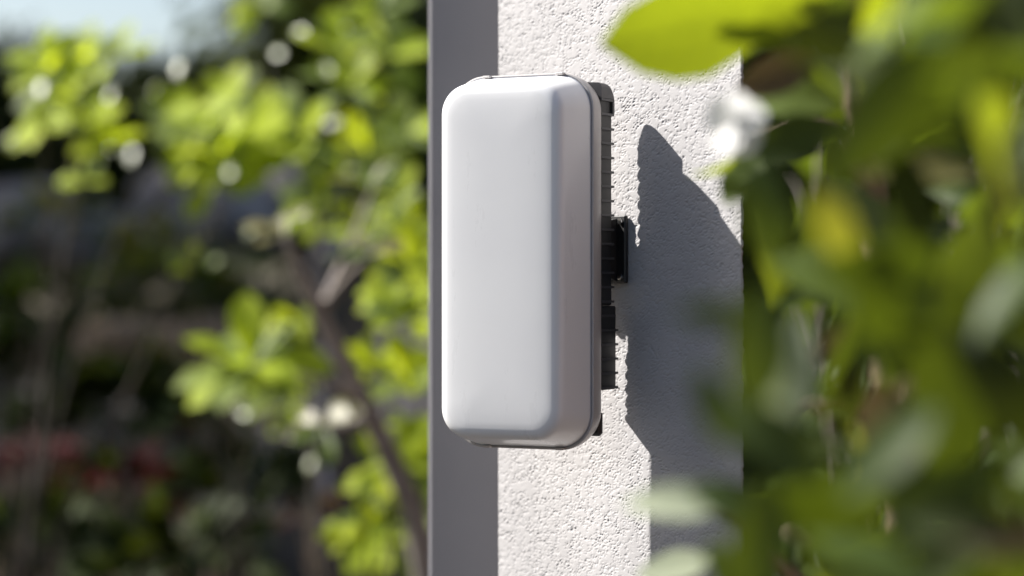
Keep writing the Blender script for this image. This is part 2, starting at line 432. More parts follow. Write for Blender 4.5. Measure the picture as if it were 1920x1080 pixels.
def device():
    # right back edge of the heat sink sits just off the wall
    ts = 0.0171; k = (1151 - 960) / FPX          # shadow edge on the wall, pixel column of the fins
    ax = P0.x + WU.x*ts; bx = -WU.x*SU + WN.x; ay = P0.y + WU.y*ts; by = -WU.y*SU + WN.y
    g = (ax - k*ay) / (k*by - bx); t = ts - g*SU
    E = P0 + WU*t + WN*g
    DT = D_COVER + D_LIP + D_SHELL + D_FIN
    finw = DW - 0.010
    zc = CAM_Z - (490 - 540) / FPX * 1.63
    org = E + FN*DT - RT*(DW/2 - 0.003); org.z = zc
    o = empty("outdoor_router", org, -TH)
    tag(o, "white rounded weatherproof wireless box mounted on the stucco wall", "router")
    # cover: faintly domed front, tight shoulder, drafted sides
    secs = []
    W1, H1 = DW - 0.003, DH - 0.003
    prof = [(-0.0008, 0.050), (-0.0008, 0.040), (-0.0006, 0.026), (-0.0003, 0.0180), (0.0000, 0.0136), (0.0004, 0.0113), (0.0011, 0.0096), (0.0020, 0.0083), (0.0032, 0.0072),
            (0.0047, 0.0064), (0.0067, 0.0058), (0.0100, 0.0050), (0.0140, 0.0041), (0.0190, 0.0030), (0.0240, 0.0020), (0.0285, 0.0011), (0.0320, 0.0004)]
    for y, ins in prof:
        secs.append((y, W1 - 2*ins, H1 - 2*ins, max(0.0238 - ins*0.65, 0.003)))
    loft(secs, "front_cover", M["plastic"], o, n=14)
    # groove with gasket, then the lip of the shell
    loft([(D_COVER+0.0001, W1-0.0003, H1-0.0003, 0.0238), (D_COVER+0.0018, W1-0.0003, H1-0.0003, 0.0238)], "gasket", M["gasket"], o, n=12)
    y0 = D_COVER + 0.0008
    # lip: an open ring so that the groove shows
    sh = loft([(y0+0.0006, DW-0.0030, DH-0.0030, 0.0240), (y0+0.0001, DW-0.0012, DH-0.0012, 0.0246), (y0+0.0004, DW+0.0004, DH+0.0004, 0.025), (y0+0.003, DW+0.0006, DH+0.0006, 0.025),
          (y0+0.010, DW-0.001, DH-0.001, 0.0245), (y0+0.0160, DW-0.0035, DH-0.004, 0.024), (y0+0.0185, DW-0.0065, DH-0.0065, 0.0235), (y0+0.0190, DW-0.009, DH-0.009, 0.0225)], "rear_shell", M["plastic_rim"], o, n=14, cap0=False)
    # four tabs bridge the groove, two above and two below
    tabme = None
    for sx in (-0.026, 0.030):
        for sz in (1, -1):
            zt = sz*(DH/2 - 0.0016)
            b = MB().box((sx-0.0030, D_COVER-0.0022, min(zt, zt+sz*0.0018)), (sx+0.0030, D_COVER+0.0032, max(zt, zt+sz*0.0018)), 0.0005)
            b.build("latch_tab", M["plastic_rim"], o)
    # heat sink: horizontal fins on a dark block, deeper below the bracket
    yb = y0 + 0.0190
    xr = DW/2 - 0.003; xl = 0.030
    ztop = DH/2 - 0.005; zbot = -0.0885; zstep = -0.0300
    hs = MB()
    hs.box((xl+0.002, yb+0.0002, zstep), (xr-0.0016, yb+D_FIN-0.0007, ztop-0.010), 0.001)
    hs.box((xl+0.002, yb+0.0002, zbot+0.001), (xr-0.0016, yb+D_FIN+0.0061, zstep-0.0002), 0.001)
    hsink = hs.build("heat_sink", M["bracket"], o)
    pitch = 0.0098; n = int((ztop - zbot) / pitch) + 1
    def finmesh(nm, x0, x1, dep, r, th=0.0016):
        pts = [(x0, 0)]
        for k in range(5): a = R(180 - 90*k/4); pts.append((x0 + r + r*math.cos(a), dep - r + r*math.sin(a)))
        for k in range(5): a = R(90 - 90*k/4); pts.append((x1 - r + r*math.cos(a), dep - r + r*math.sin(a)))
        pts.append((x1, 0)); m = len(pts)
        v = [(x, y, -th/2) for x, y in pts] + [(x, y, th/2) for x, y in pts]
        f = [list(range(m)), list(range(2*m-1, m-1, -1))] + [[k, (k+1) % m, (k+1) % m + m, k+m] for k in range(m)]
        b = MB(); b.v = v; b.f = f
        ob = b.build(nm, M["heatsink"]); me = ob.data; bpy.data.objects.remove(ob); return me
    full = finmesh("fin", xl, xr, D_FIN, 0.0008)
    deep = finmesh("fin_deep", xl, xr, D_FIN + 0.0068, 0.0012); mid = finmesh("fin_mid", xl, xr, D_FIN + 0.0035, 0.002)
    for k in range(n):
        z = ztop - 0.012 - pitch*k
        if z < zbot: break
        me = deep if z < zstep - 0.011 else mid if z < zstep else full
        f = link("fin", me, None, hsink); f.location = (0, yb + 0.0003, z)
    # rounded hood over the topmost fin
    prof = [(0.0, 0.0)] + [(D_FIN - 0.010 + 0.010*math.sin(R(a)), 0.0098*math.cos(R(a))) for a in (0, 20, 40, 60, 75, 90)] + [(D_FIN, -0.011), (D_FIN-0.0028, -0.011), (D_FIN-0.0030, -0.001), (0.0, -0.001)]
    prof = [(0.0, 0.0098)] + prof[1:]
    hb = MB(); m = len(prof)
    cx = [xl + 0.004, xr - 0.004, xr]
    for xx, dz, k_ in ((xl, -0.004, .97), (xl+0.004, 0, 1), (xr-0.010, 0, 1), (xr-0.0025, -0.0004, 1), (xr-0.0008, -0.0014, 1), (xr, -0.0034, .99)):
        hb.v += [(xx, yb + 0.0003 + y*k_, ztop - 0.0100 + min(z, z + dz) if z > 0 else ztop - 0.0100 + z) for y, z in prof]
    for r_ in range(5):
        for k in range(m):
            hb.f.append([r_*m+k, r_*m+(k+1) % m, (r_+1)*m+(k+1) % m, (r_+1)*m+k])
    hb.f.append(list(range(m))); hb.f.append([5*m+k for k in range(m)][::-1])
    hb.build("fin_hood", M["heatsink"], hsink)
    # stepped underside and port cover at the bottom
    MB().box((xl, yb+0.0002, zbot-0.012), (xr-0.0035, yb+0.0040, zbot), 0.0008).build("cable_ledge", M["heatsink"], o)
    MB().box((xl, yb+0.0002, -DH/2+0.0085), (xr-0.001, yb+0.0060, -DH/2+0.0255), 0.002).build("port_cover", M["bracket"], o)
    return o, yb
DEV, DEV_YB = device()

def bracket():
    # on the wall between wall and heat sink, centred behind the device
    zc = CAM_Z - (467 - 540) / FPX * 1.65
    o = empty("wall_bracket", P0 + Vector((0, 0, zc)), -PHI)
    tag(o, "black metal bracket holding the white box to the stucco wall", "bracket")
    h = 0.0232
    # local x along the wall, -y out of the wall
    MB().box((-0.070, -0.0042, -h), (0.0, -0.0006, h), 0.0008).build("wall_plate", M["bracket"], o)
    def cheek(x0, x1):
        b = MB()
        pr = [(-0.0043, h-0.0022), (-0.0043, -h+0.0015), (-0.012, -h+0.0045), (-0.024, -h+0.009), (-0.030, -0.010), (-0.030, 0.012), (-0.020, h-0.003), (-0.011, h-0.0035)]
        m = len(pr)
        b.v = [(x0, y, z) for y, z in pr] + [(x1, y, z) for y, z in pr]
        b.f = [list(range(m)), list(range(2*m-1, m-1, -1))] + [[k, (k+1) % m, (k+1) % m+m, k+m] for k in range(m)]
        return b.build("cheek", M["bracket"], o)
    cheek(-0.0125, -0.0085); cheek(-0.0560, -0.0520)
    b = MB().tube([(-0.058, -0.016, h-0.008), (-0.0065, -0.016, h-0.008)], [0.0024, 0.0024], 10); b.build("pivot_bolt", M["steel"], o)
    MB().box((-0.0515, -0.028, -0.012), (-0.0130, -0.0045, 0.012), 0.001).build("arm", M["bracket"], o)
    MB().tube([(-0.004, -0.0043, h-0.004), (-0.004, -0.0058, h-0.004)], [0.0022, 0.0020], 8).build("screw", M["steel"], o)
    MB().tube([(-0.004, -0.0043, -h+0.004), (-0.004, -0.0058, -h+0.004)], [0.0022, 0.0020], 8).build("screw", M["steel"], o)
bracket()

# ------------------------------------------------------------------ foliage
def leaf_mesh(name, kind='oval', w=0.42, fold=0.22, curl=0.25, seg=7, twist=0.0):
    """unit leaf: base at the origin, tip at +Y, upper side +Z"""
    v = []; f = []
    for i in range(seg+1):
        s = i/seg
        if kind == 'oval': ww = w/2 * (math.sin(math.pi * min(1, s**0.85))**0.75)
        elif kind == 'obovate': ww = w/2 * (math.sin(math.pi * s**1.6)**0.8) + 0.015*(1-s)
        else: ww = w/2 * (math.sin(math.pi * s**0.9)**1.1)
        if i == seg: ww = 0.004
        if i == 0: ww = 0.018
        y = s; z = -curl * s*s
        tw = twist * s
        for c in (-1, -0.5, 0, 0.5, 1):
            x = c*ww; zz = z + abs(c)*ww*fold*(1.2 - 0.4*abs(c)) + 0.012*math.sin(s*17 + c*2)*abs(c)
            v.append((x*math.cos(tw) - (zz-z)*math.sin(tw), y*(1-0.12*curl*s), z + x*math.sin(tw) + (zz-z)*math.cos(tw)))
    for i in range(seg):
        for c in range(4):
            a = i*5+c; f.append([a, a+1, a+6, a+5])
    return mesh_pd(name, v, f, True)

LEAF = {}
def leafset(matname):
    if matname not in LEAF:
        L = []
        for k, (kd, w, fo, cu, tw) in enumerate((('oval', .46, .22, .25, .15), ('oval', .40, .3, .45, -.3), ('oval', .52, .12, .08, .1), ('lance', .36, .25, .6, .4),
                                     ('obovate', .40, .25, .22, .1), ('obovate', .46, .2, .4, -.2))):
            me = leaf_mesh("leaf_" + matname[5:], kd, w, fo, cu, 7, tw); me.materials.append(M[matname]); L.append(me)
        LEAF[matname] = L
    return LEAF[matname]

def frame(dirv, nrm):
    y = dirv.normalized(); z = (nrm - y*nrm.dot(y))
    z = z.normalized() if z.length > 1e-4 else y.orthogonal().normalized()
    x = y.cross(z)
    m = Matrix.Identity(4)
    for r in range(3): m[r][0] = x[r]; m[r][1] = y[r]; m[r][2] = z[r]
    return m

def put_leaf(parent, me, base, dirv, nrm, length, width=1.0, name="leaf"):
    o = bpy.data.objects.new(name, me); COL.objects.link(o); o.parent = parent
    off = parent.location
    m = frame(dirv, nrm)
    o.matrix_local = Matrix.Translation(base - off) @ m @ Matrix.Diagonal((length*width, length, length, 1))
    return o

def rvec():
    while True:
        v = Vector((random.uniform(-1, 1), random.uniform(-1, 1), random.uniform(-1, 1)))
        if 0.05 < v.length < 1: return v.normalized()

def leaf_mass(name, mat, parent, centers, count, size, flat=0.5):
    """uncountable foliage: count leaves spread through ellipsoids (c, rx, ry, rz), one mesh"""
    vol = np.array([c[1]*c[2]*c[3] for c in centers]); pr = vol/vol.sum()
    which = rng.choice(len(centers), count, p=pr)
    d = rng.normal(size=(count, 3)); d /= np.linalg.norm(d, axis=1)[:, None]
    rad = rng.random(count)**0.45
    C = np.array([[*c[0]] for c in centers]); Rr = np.array([[c[1], c[2], c[3]] for c in centers])
    pos = C[which] + d*rad[:, None]*Rr[which]
    dy = rng.normal(size=(count, 3)) + d*0.9 + np.array([0, 0, -0.2]); dy /= np.linalg.norm(dy, axis=1)[:, None]
    nz = rng.normal(size=(count, 3))*flat + np.array([0, -0.25, 0.8]); nz -= dy*(nz*dy).sum(1)[:, None]; nz /= np.linalg.norm(nz, axis=1)[:, None]
    dx = np.cross(dy, nz)
    L = size*(0.6 + 0.8*rng.random(count))
    tmpl = np.array([(0, 0, 0), (-.2, .35, .05), (0, .4, -.02), (.2, .35, .05), (-.16, .72, .0), (0, .75, -.07), (.16, .72, .0), (0, 1, -.16)])
    v = pos[:, None, :] + L[:, None, None]*(tmpl[None, :, 0:1]*dx[:, None, :] + tmpl[None, :, 1:2]*dy[:, None, :] + tmpl[None, :, 2:3]*nz[:, None, :])
    q = np.array([(0, 2, 1, 1), (0, 3, 2, 2), (1, 2, 5, 4), (2, 3, 6, 5), (4, 5, 7, 7), (5, 6, 7, 7)])
    tri = np.array([(0, 2, 1), (0, 3, 2), (1, 2, 5), (1, 5, 4), (2, 3, 6), (2, 6, 5), (4, 5, 7), (5, 6, 7)])
    f = (np.arange(count)*8)[:, None, None] + tri[None]
    v = v.reshape(-1, 3)
    if parent is not None: v = v - np.array(parent.location)[None]
    me = mesh_np(name, v, f.reshape(-1, 3), True)
    o = link(name, me, M[mat], parent); o["kind"] = "stuff"
    return o

def stems_to(parent, base, tips, r0, mat="bark", name="branch", bow=0.15, n=7):
    """one tapered branch from base to each tip, bowed"""
    out = []
    for tp in tips:
        pts = []; rad = []; k = 7
        side = rvec()*bow*(tp-base).length*0.5
        for i in range(k+1):
            s = i/k
            p = base.lerp(tp, s) + side*math.sin(math.pi*s)
            pts.append(p - parent.location); rad.append(r0*(1-0.8*s))
        out.append(MB().tube(pts, rad, n).build(name, M[mat], parent, smooth=True))
    return out

# ---- board fence added out of view at right to block sky light
def fence():
    o = empty("sky_block_fence", (1.9, -2.6, 0)); tag(o, "dark brown board fence added out of view at right to block sky light", "fence")
    bd = MB().box((0, 0, 0.06), (0.024, 0.145, 2.35), 0.003).build("board", M["timber"], o)
    k = 0
    for i in range(40):
        b = bd if i == 0 else bd.copy()
        if i: COL.objects.link(b)
        b.location = (random.uniform(-.003, .003), i*0.152, random.uniform(-.012, .012)); b.rotation_euler = (0, 0, random.uniform(-.01, .01))
    for z in (.35, 1.2, 2.05):
        MB().box((0.03, 0, z), (0.075, 6.08, z + .09), 0.003).build("rail", M["timber"], o)
    for y in (0.05, 2.0, 4.0, 5.95):
        MB().box((0.078, y, -.2), (0.168, y + .09, 2.3), 0.003).build("post", M["timber"], o)
fence()

# ---- left garden shrub with bright whorls of young leaves
def whorl(parent, c, rad, mats, n, up=None, spread=1.0):
    up = up or (Vector((random.uniform(-.6, .3), random.uniform(-1.1, -.3), .8))).normalized()
    a = up.orthogonal().normalized(); b = up.cross(a)
    for k in range(n):
        an = 2*math.pi*(k*0.382 + random.uniform(-.04, .04))
        el = random.uniform(0.1, 0.85)
        d = ((a*math.cos(an) + b*math.sin(an))*math.cos(el*1.2) + up*math.sin(el*1.2)).normalized()
        nr = up*math.cos(el) - (a*math.cos(an) + b*math.sin(an))*math.sin(el) + rvec()*0.35
        mt = random.choice(mats)
        put_leaf(parent, random.choice(leafset(mt)[4:6]), c + d*rad*0.06, d, nr, rad*random.uniform(.85, 1.25), 1.2)

def shrub_from_whorls(name, label, base_xy, d, specs, mats, glints=(), extra_mass=None, trunk_r=0.012):
    bx, by = base_xy
    o = empty(name, (bx, by, GH(bx, by)))
    tag(o, label, "shrub")
    base = Vector((bx, by, GH(bx, by) - 0.03))
    cents = []
    for (px, py, rpx, n, *rest) in specs:
        dd = d + (rest[0] if rest else random.uniform(-.25, .25))
        c = P(px, py, dd); cents.append(c)
        whorl(o, c, rpx/FPX*dd, mats if len(rest) < 2 else rest[1], n)
    tips = [c for c in cents]
    fork = base.lerp(sum(tips, Vector())/len(tips), 0.55)
    MB().tube([base - o.location, base.lerp(fork, .5) + Vector((.02, 0.02, 0)) - o.location, fork - o.location], [trunk_r*1.5, trunk_r*1.2, trunk_r], 9).build("trunk", M["bark_dark"], o, smooth=True)
    # a few limbs, and twigs from the nearest limb to each whorl
    tips.sort(key=lambda c: -c.z)
    limbs = tips[::4]
    stems_to(o, fork, limbs, trunk_r*0.45, "bark_dark", "branch", 0.1)
    for c in tips:
        if c in limbs: continue
        q = min(limbs, key=lambda l: (l-c).length); st = fork.lerp(q, 0.75)
        stems_to(o, st, [c], trunk_r*0.16, "bark_dark", "twig", 0.1, 6)
    for (px, py, lpx) in glints:      # leaves that catch the sun
        c = P(px, py, d + random.uniform(-.2, .2))
        vdir = (Vector((0, 0, CAM_Z)) - c).normalized()
        hv = ((SUN + vdir).normalized() + rvec()*random.uniform(.02, .22)).normalized()
        dv = hv.cross(rvec()).normalized()
        L = lpx/FPX*d
        put_leaf(o, leafset("leaf_glossy")[2], c - dv*L*0.5, dv, hv, L)
    if extra_mass: leaf_mass("foliage", *extra_mass[:1], o, *extra_mass[1:])
    return o

lime = ["leaf_spring", "leaf_spring", "leaf_spring", "leaf_soft"]
shrub_from_whorls("garden_shrub", "leafy lime green shrub in the left background, its tops catching sun", (-1.05, 3.9), 3.8,
    [(95,130,80,10,-.2),(165,125,85,11),(125,185,80,10,.1),(80,240,65,8),(170,235,70,9),(225,105,75,9),(215,270,70,9),(160,345,50,7),(385,245,90,12,-.2),(465,275,95,12),(430,215,80,10),(420,300,90,12,-.3),(345,265,75,10),(490,230,65,8),(400,335,85,11,.1),(500,290,80,10),
     (320,200,50,6)],
    lime, glints=[(285,172,38),(222,272,42),(20,262,48),(245,292,40),(333,130,36),(150,215,36),(205,178,34),(75,165,36),(430,320,34)])
shrub_from_whorls("garden_shrub", "tall airy green shrub with pale sunlit leaves just left of the grey post", (-0.32, 3.6), 3.7,
    [(565,265,100,12,-.1),(655,170,85,11),(625,90,80,10),(490,15,60,8),(730,110,85,10),(690,285,85,10),(600,380,75,9),(680,430,65,8),(765,250,75,9),
     (705,30,75,9),(745,380,60,8)],
    ["leaf_soft", "leaf_spring", "leaf_soft"], glints=[(652,322,42),(590,237,38),(615,128,38),(520,98,36),(750,300,40),(470,432,34),(625,230,38),(560,60,38),(700,395,36),(400,490,34),(640,60,34),(655,480,40)])
shrub_from_whorls("garden_shrub", "small shrub with one bright lime leaf cluster low beside the slate post", (-0.36, 3.7), 3.6,
    [(470,690,120,13,-.2),(520,640,70,8),(545,755,80,9),(430,730,60,7),(350,495,36,5),(560,600,60,6)],
    ["leaf_spring", "leaf_spring", "leaf_soft"], glints=[(593,858,60),(455,770,44)])
shrub_from_whorls("garden_shrub", "dense green shrub filling the lower gap against the grey post", (-0.18, 3.4), 3.3,
    [(770,500,80,10),(775,600,80,10),(730,560,60,8),(760,720,85,11),(700,690,60,7),(740,880,90,11),(780,960,90,11),(710,1000,80,10),(770,1060,80,10),(690,920,60,8),(640,1010,40,5),(785,820,70,9),(770,430,60,8)],
    ["leaf_soft", "leaf_spring", "leaf_spring"])

# slanting bare branch and slate post between the shrubs
def leaning_branch():
    d = 3.05
    pts_px = [(535, 440), (550, 480), (572, 530), (600, 590), (650, 690), (690, 770), (735, 865), (775, 960), (800, 1080), (815, 1250)]
    pts = [P(a, b, d + 0.02*i) for i, (a, b) in enumerate(pts_px)]
    foot = pts[-1].copy(); foot = Vector((foot.x + 0.05, foot.y, GH(foot.x, foot.y) - 0.05)); pts.append(foot)
    o = empty("leaning_tree", (foot.x, foot.y, foot.z)); tag(o, "bare leaning brown tree stem slanting across the left background", "tree")
    rads = [0.003, 0.006, 0.009, 0.011, 0.0125, 0.014, 0.015, 0.017, 0.019, 0.025, 0.032]
    MB().tube([p - o.location for p in pts], rads, 10).build("trunk", M["bark"], o, smooth=True)
    stems_to(o, pts[5], [P(610, 800, 2.95), P(560, 700, 3.0)], 0.009, "bark", "limb", 0.1)
    stems_to(o, pts[3], [P(690, 480, 3.05), P(700, 350, 3.2)], 0.008, "bark", "limb", 0.1)
    for c in ((690, 480), (700, 350), (535, 440), (610, 800)):
        whorl(o, P(*c, 3.05), 0.05, ["leaf_mid", "leaf_olive"], 6)
leaning_branch()

def slate_post():
    d = 4.2
    p = P(655, 540, d)
    zt = P(0, 500, d).z
    o = empty("slate_post", (p.x, d, GH(p.x, d))); o.rotation_euler = (0, 0, R(12))
    tag(o, "dark slate coloured square post in the left background behind the lime cluster", "post")
    hh = zt - o.location.z
    MB().box((-0.045, -0.045, -0.1), (0.045, 0.045, hh), 0.004).build("shaft", M["post_dark"], o)
    MB().box((-0.055, -0.055, hh + 0.0005), (0.055, 0.055, hh + 0.03), 0.006).build("cap", M["post_dark"], o)
slate_post()

# rocks on the bank
def rock(px, py, rpx, d, label, sq=(1, 1, .7)):
    import bmesh
    c = P(px, py, d); r = rpx/FPX*d
    bm = bmesh.new(); bmesh.ops.create_icosphere(bm, subdivisions=4, radius=1.0)
    sd = random.uniform(0, 50)
    for v in bm.verts:
        p = v.co.copy()
        k = 1 + 0.28*mnoise.noise(p*1.1 + Vector((sd, 0, 0))) + 0.10*mnoise.noise(p*3.1 + Vector((0, sd, 0))) + 0.03*mnoise.noise(p*9 + Vector((0, 0, sd)))
        q = p*k
        # flat broken facets
        for nrm, lim in ((Vector((.4, -.8, .45)), .78), (Vector((-.6, -.6, .5)), .8), (Vector((0, 0, 1)), .8), (Vector((.8, .1, .5)), .85)):
            nrm = nrm.normalized(); e = q.dot(nrm) - lim
            if e > 0: q -= nrm*e*0.85
        v.co = Vector((q.x*sq[0], q.y*sq[1], q.z*sq[2]))*r
    me = bpy.data.meshes.new("boulder"); bm.to_mesh(me); bm.free()
    me.polygons.foreach_set("use_smooth", np.ones(len(me.polygons), dtype=bool)); me.update()
    o = link("boulder", me, M["rock"]); o.location = c; o.rotation_euler = (0, 0, random.uniform(-1, 1))
    tag(o, label, "rock", "boulders along the planted bank")
rock(60, 430, 150, 6.3, "grey boulder at the far left edge of the bank")
rock(220, 470, 130, 6.5, "round grey boulder in the middle of the left background")
rock(390, 400, 140, 6.8, "large grey boulder right of the round one on the bank")
rock(540, 360, 130, 7.0, "grey boulder highest on the bank behind the tall shrub", (1, 1, .8))
rock(700, 500, 130, 6.6, "grey boulder behind the slate post", (1, 1, .8))

def log():
    d = 5.4
    a = P(170, 655, d); b = P(420, 640, d + .25); ax = (b - a); L = ax.length; ax.normalize()
    o = empty("cut_log", (a + b)/2); tag(o, "short brown weathered log lying on the dark bank at left", "log")
    pts = []; rad = []
    for i in range(9):
        s = i/8; pts.append(a + ax*L*s + Vector((0, 0, .006*math.sin(s*7))) - o.location); rad.append(0.058*(1 + .08*math.sin(s*9)))
    MB().tube(pts, rad, 14).build("bark", M["log"], o, smooth=True)
    for p, s in ((a, -1), (b, 1)):
        q = p - o.location
        MB().tube([q + ax*s*0.001, q + ax*s*0.006], [0.049, 0.047], 14).build("cut_end", M["twig"], o)
log()

# low planting on the bank
def clump(name, label, px, py, d, rpx, n, mats, cat="plant", group=None, leaf=0.09):
    c = P(px, py, d); g = GH(c.x, c.y)
    o = empty(name, (c.x, c.y, min(g, c.z - 0.05))); tag(o, label, cat, group)
    r = rpx/FPX*d
    for k in range(n):
        v = rvec(); v.z = abs(v.z)*0.8 - 0.15
        p = c + Vector((v.x*r, v.y*r*0.6, v.z*r*0.8))*random.uniform(.5, 1)
        put_leaf(o, random.choice(leafset(random.choice(mats))), p, (v + Vector((0, -.3, .2))).normalized(), rvec()*0.6 + Vector((0, -.3, .8)), leaf*random.uniform(.7, 1.3))
    tips = [c + Vector((random.uniform(-.7, .7)*r, random.uniform(-.4, .4)*r, random.uniform(0, .7)*r)) for _ in range(6)]
    stems_to(o, o.location - Vector((0, 0, .03)), tips, 0.007, "twig", "stem", .2, 6)
    return o
clump("red_shrub", "dark red leaved shrub low in the left foreground shade", 215, 930, 4.2, 110, 80, ["leaf_red", "leaf_hedge"], "shrub", leaf=0.06)
clump("red_shrub", "few dark red leaves at the left edge of the picture, low down", 60, 880, 4.5, 70, 30, ["leaf_red"], "shrub", leaf=0.06)
clump("red_shrub", "small red leaved plant in the dark below the lime cluster", 400, 790, 4.6, 70, 36, ["leaf_red", "leaf_dark"], "shrub", leaf=0.06)
clump("red_shrub", "small orange red plant low left of the slate post", 585, 975, 4.0, 45, 22, ["leaf_red", "leaf_brown"], "shrub", leaf=0.05)
clump("low_plant", "olive green low plant on the bank above the log", 330, 560, 5.9, 170, 150, ["leaf_olive", "leaf_mid"], leaf=0.08)
clump("low_plant", "olive green low plant at the left edge above the dark bank", 60, 600, 5.7, 120, 90, ["leaf_dark", "leaf_mid"], leaf=0.08)
clump("low_plant", "dark evergreen plant behind the cut log", 200, 690, 6.2, 150, 120, ["leaf_hedge"], leaf=0.12)
clump("low_plant", "dark evergreen plant right of the cut log below the boulders", 450, 640, 6.3, 150, 120, ["leaf_hedge"], leaf=0.12)
clump("low_plant", "dark evergreen plant at the left edge level with the cut log", 20, 720, 6.1, 130, 110, ["leaf_hedge"], leaf=0.12)
clump("low_plant", "dark evergreen plant between the cut log and the red shrub", 230, 780, 5.0, 150, 130, ["leaf_hedge"], leaf=0.11)
clump("low_plant", "olive plant in front of the grey boulder at the far left", 110, 420, 5.6, 90, 60, ["leaf_olive", "leaf_dark"], leaf=0.07)
clump("low_plant", "olive plant in front of the round grey boulder", 300, 470, 5.7, 80, 50, ["leaf_olive", "leaf_dark"], leaf=0.07)
clump("low_plant", "dull grey green plant in the shade low in the left half", 470, 920, 4.6, 120, 90, ["leaf_hedge"], leaf=0.09)
clump("low_plant", "dark plant at the bottom left corner of the picture", 60, 1040, 4.0, 140, 100, ["leaf_hedge"], leaf=0.08)
clump("low_plant", "dark plant at the bottom edge beneath the red shrub", 330, 1060, 3.9, 140, 100, ["leaf_hedge"], leaf=0.08)

# trees beyond, dark against the sky
def tree(name, label, x, y, trunk_r, crowns, count, leaf, mat="leaf_hedge"):
    z = GH(x, y); o = empty(name, (x, y, z)); tag(o, label, "tree", "dark evergreen trees behind the garden")
    top = max(c[0][2] for c in crowns)
    pts = [Vector((0, 0, -.1)), Vector((.03, 0, (top-z)*.35)), Vector((-.02, .03, (top-z)*.7)), Vector((0, 0, (top-z)*.95))]
    MB().tube(pts, [trunk_r, trunk_r*.8, trunk_r*.5, trunk_r*.2], 9).build("trunk", M["bark"], o, smooth=True)
    stems_to(o, Vector((x, y, z + (top-z)*.4)), [Vector(c[0]) for c in crowns], trunk_r*.35, "bark", "limb")
    leaf_mass("crown", mat, o, crowns, count, leaf)
def V3(px, py, d): return tuple(P(px, py, d))
def crownset(px0, px1, py_top, py_bot, d, n, r):
    out = []
    for k in range(n):
        out.append((V3(random.uniform(px0, px1), random.uniform(py_top, py_bot), d + random.uniform(-.4, .4)), r*random.uniform(.7, 1.2), r*random.uniform(.7, 1), r*random.uniform(.6, 1)))
    return out
tree("evergreen_tree", "dark evergreen tree under the patch of sky at top left", -1.75, 8.2, 0.07, crownset(-120, 270, 205, 340, 8.2, 14, .32), 7000, .07)
tree("evergreen_tree", "dark evergreen tree in the centre of the left background", -1.1, 8.0, 0.07, crownset(260, 540, 215, 340, 8.0, 14, .30), 7000, .07)
tree("evergreen_tree", "dark evergreen tree rising behind the tall airy shrub", -0.5, 7.6, 0.07, crownset(560, 820, -20, 420, 7.6, 16, .36), 10000, .07)
tree("evergreen_tree", "dark evergreen tree far right behind the broad leaved shrub", 1.1, 5.2, 0.07, crownset(1350, 1700, -60, 1150, 5.2, 26, .34), 12000, .07)
tree("evergreen_tree", "dark evergreen tree at the right edge behind the broad leaved shrub", 1.6, 5.0, 0.07, crownset(1650, 2080, -60, 1150, 5.0, 26, .34), 12000, .07)

def ball(x, y, z, r): return ((x, y, z), r, r*.9, r*.85)
tree("evergreen_tree", "broad dark evergreen tree added out of view at left to shade the bank", -4.4, 7.4, 0.12,  # added unseen tree, its shadow keeps the bank dark
     [ball(-4.4 + random.uniform(-1.3, 1.3), 7.4 + random.uniform(-1.9, 1.9), random.uniform(2.2, 5.2), .85) for _ in range(22)], 16000, .12)
tree("evergreen_tree", "rounded evergreen tree added out of view at left to shade the low stems", -2.5, 4.3, 0.06,  # unseen tree put in to shade the shrubs' lower stems
     [ball(-2.5 + random.uniform(-.4, .4), 4.3 + random.uniform(-.5, .5), random.uniform(.7, 2.5), .45) for _ in range(12)], 6000, .09)

tree("evergreen_tree", "tall evergreen tree added out of view left of the camera to block sky light", -3.3, 0.0, 0.1,  # unseen tree added to keep sky light off the stucco
     [ball(-3.3 + random.uniform(-.7, .7), random.uniform(-1.4, 1.0), random.uniform(1.0, 4.6), .7) for _ in range(20)], 12000, .12)
tree("evergreen_tree", "tall evergreen tree added out of view behind the board fence to block sky light", 2.9, -1.0, 0.1,  # unseen tree put in to darken the right side of the box
     [ball(2.9 + random.uniform(-.5, .5), random.uniform(-3.0, 1.0), random.uniform(1.4, 4.8), .75) for _ in range(24)], 12000, .12)
# ---- broad leaved shrub close to the camera on the right
FX, FY = 0.42, 1.25
fs = empty("broadleaf_shrub", (FX, FY, GH(FX, FY))); tag(fs, "out of focus broad leaved green shrub in the right foreground", "shrub")
def fleaf(px, py, lpx, ang, d, mat, nrm=(0, -1, .1), shape=0, width=1.0, dep=0.0):
    """leaf centred on a pixel, lying along ang degrees (image, counter-clockwise), dep = lean away from the camera"""
    L = lpx/FPX*d
    dv = Vector((math.cos(R(ang)), dep, math.sin(R(ang)))).normalized()
    c = P(px, py, d)
    return put_leaf(fs, leafset(mat)[shape], c - dv*L*0.5, dv, Vector(nrm), L, width)
BACK = (.45, -.75, -.35)      # sees the sun through it
hvR = (SUN + Vector((-.09, -1, 0)).normalized()).normalized()
fleaf(1335, 52, 430, 197, 1.12, "leaf_lime", (.35, -.85, -.3), 4, 1.12)
fleaf(1470, 40, 260, 205, 1.10, "leaf_lime", BACK, 0)
fleaf(1650, 55, 260, 265, 1.02, "leaf_lime", BACK, 0, .85)
fleaf(1790, 90, 430, 250, 0.95, "leaf_mid", (.2, -.95, -.2), 2, 1.0)
fleaf(1890, 30, 240, 160, 0.95, "leaf_lime", BACK, 0)
fleaf(1450, 140, 170, 200, 1.15, "leaf_brown", (.2, -.9, .2), 0)
fleaf(1480, 180, 190, 170, 1.22, "leaf_mid", (.1, -.8, .5), 0)
fleaf(1500, 250, 200, 20, 1.10, "leaf_dark", (.1, -.9, .3), 0)
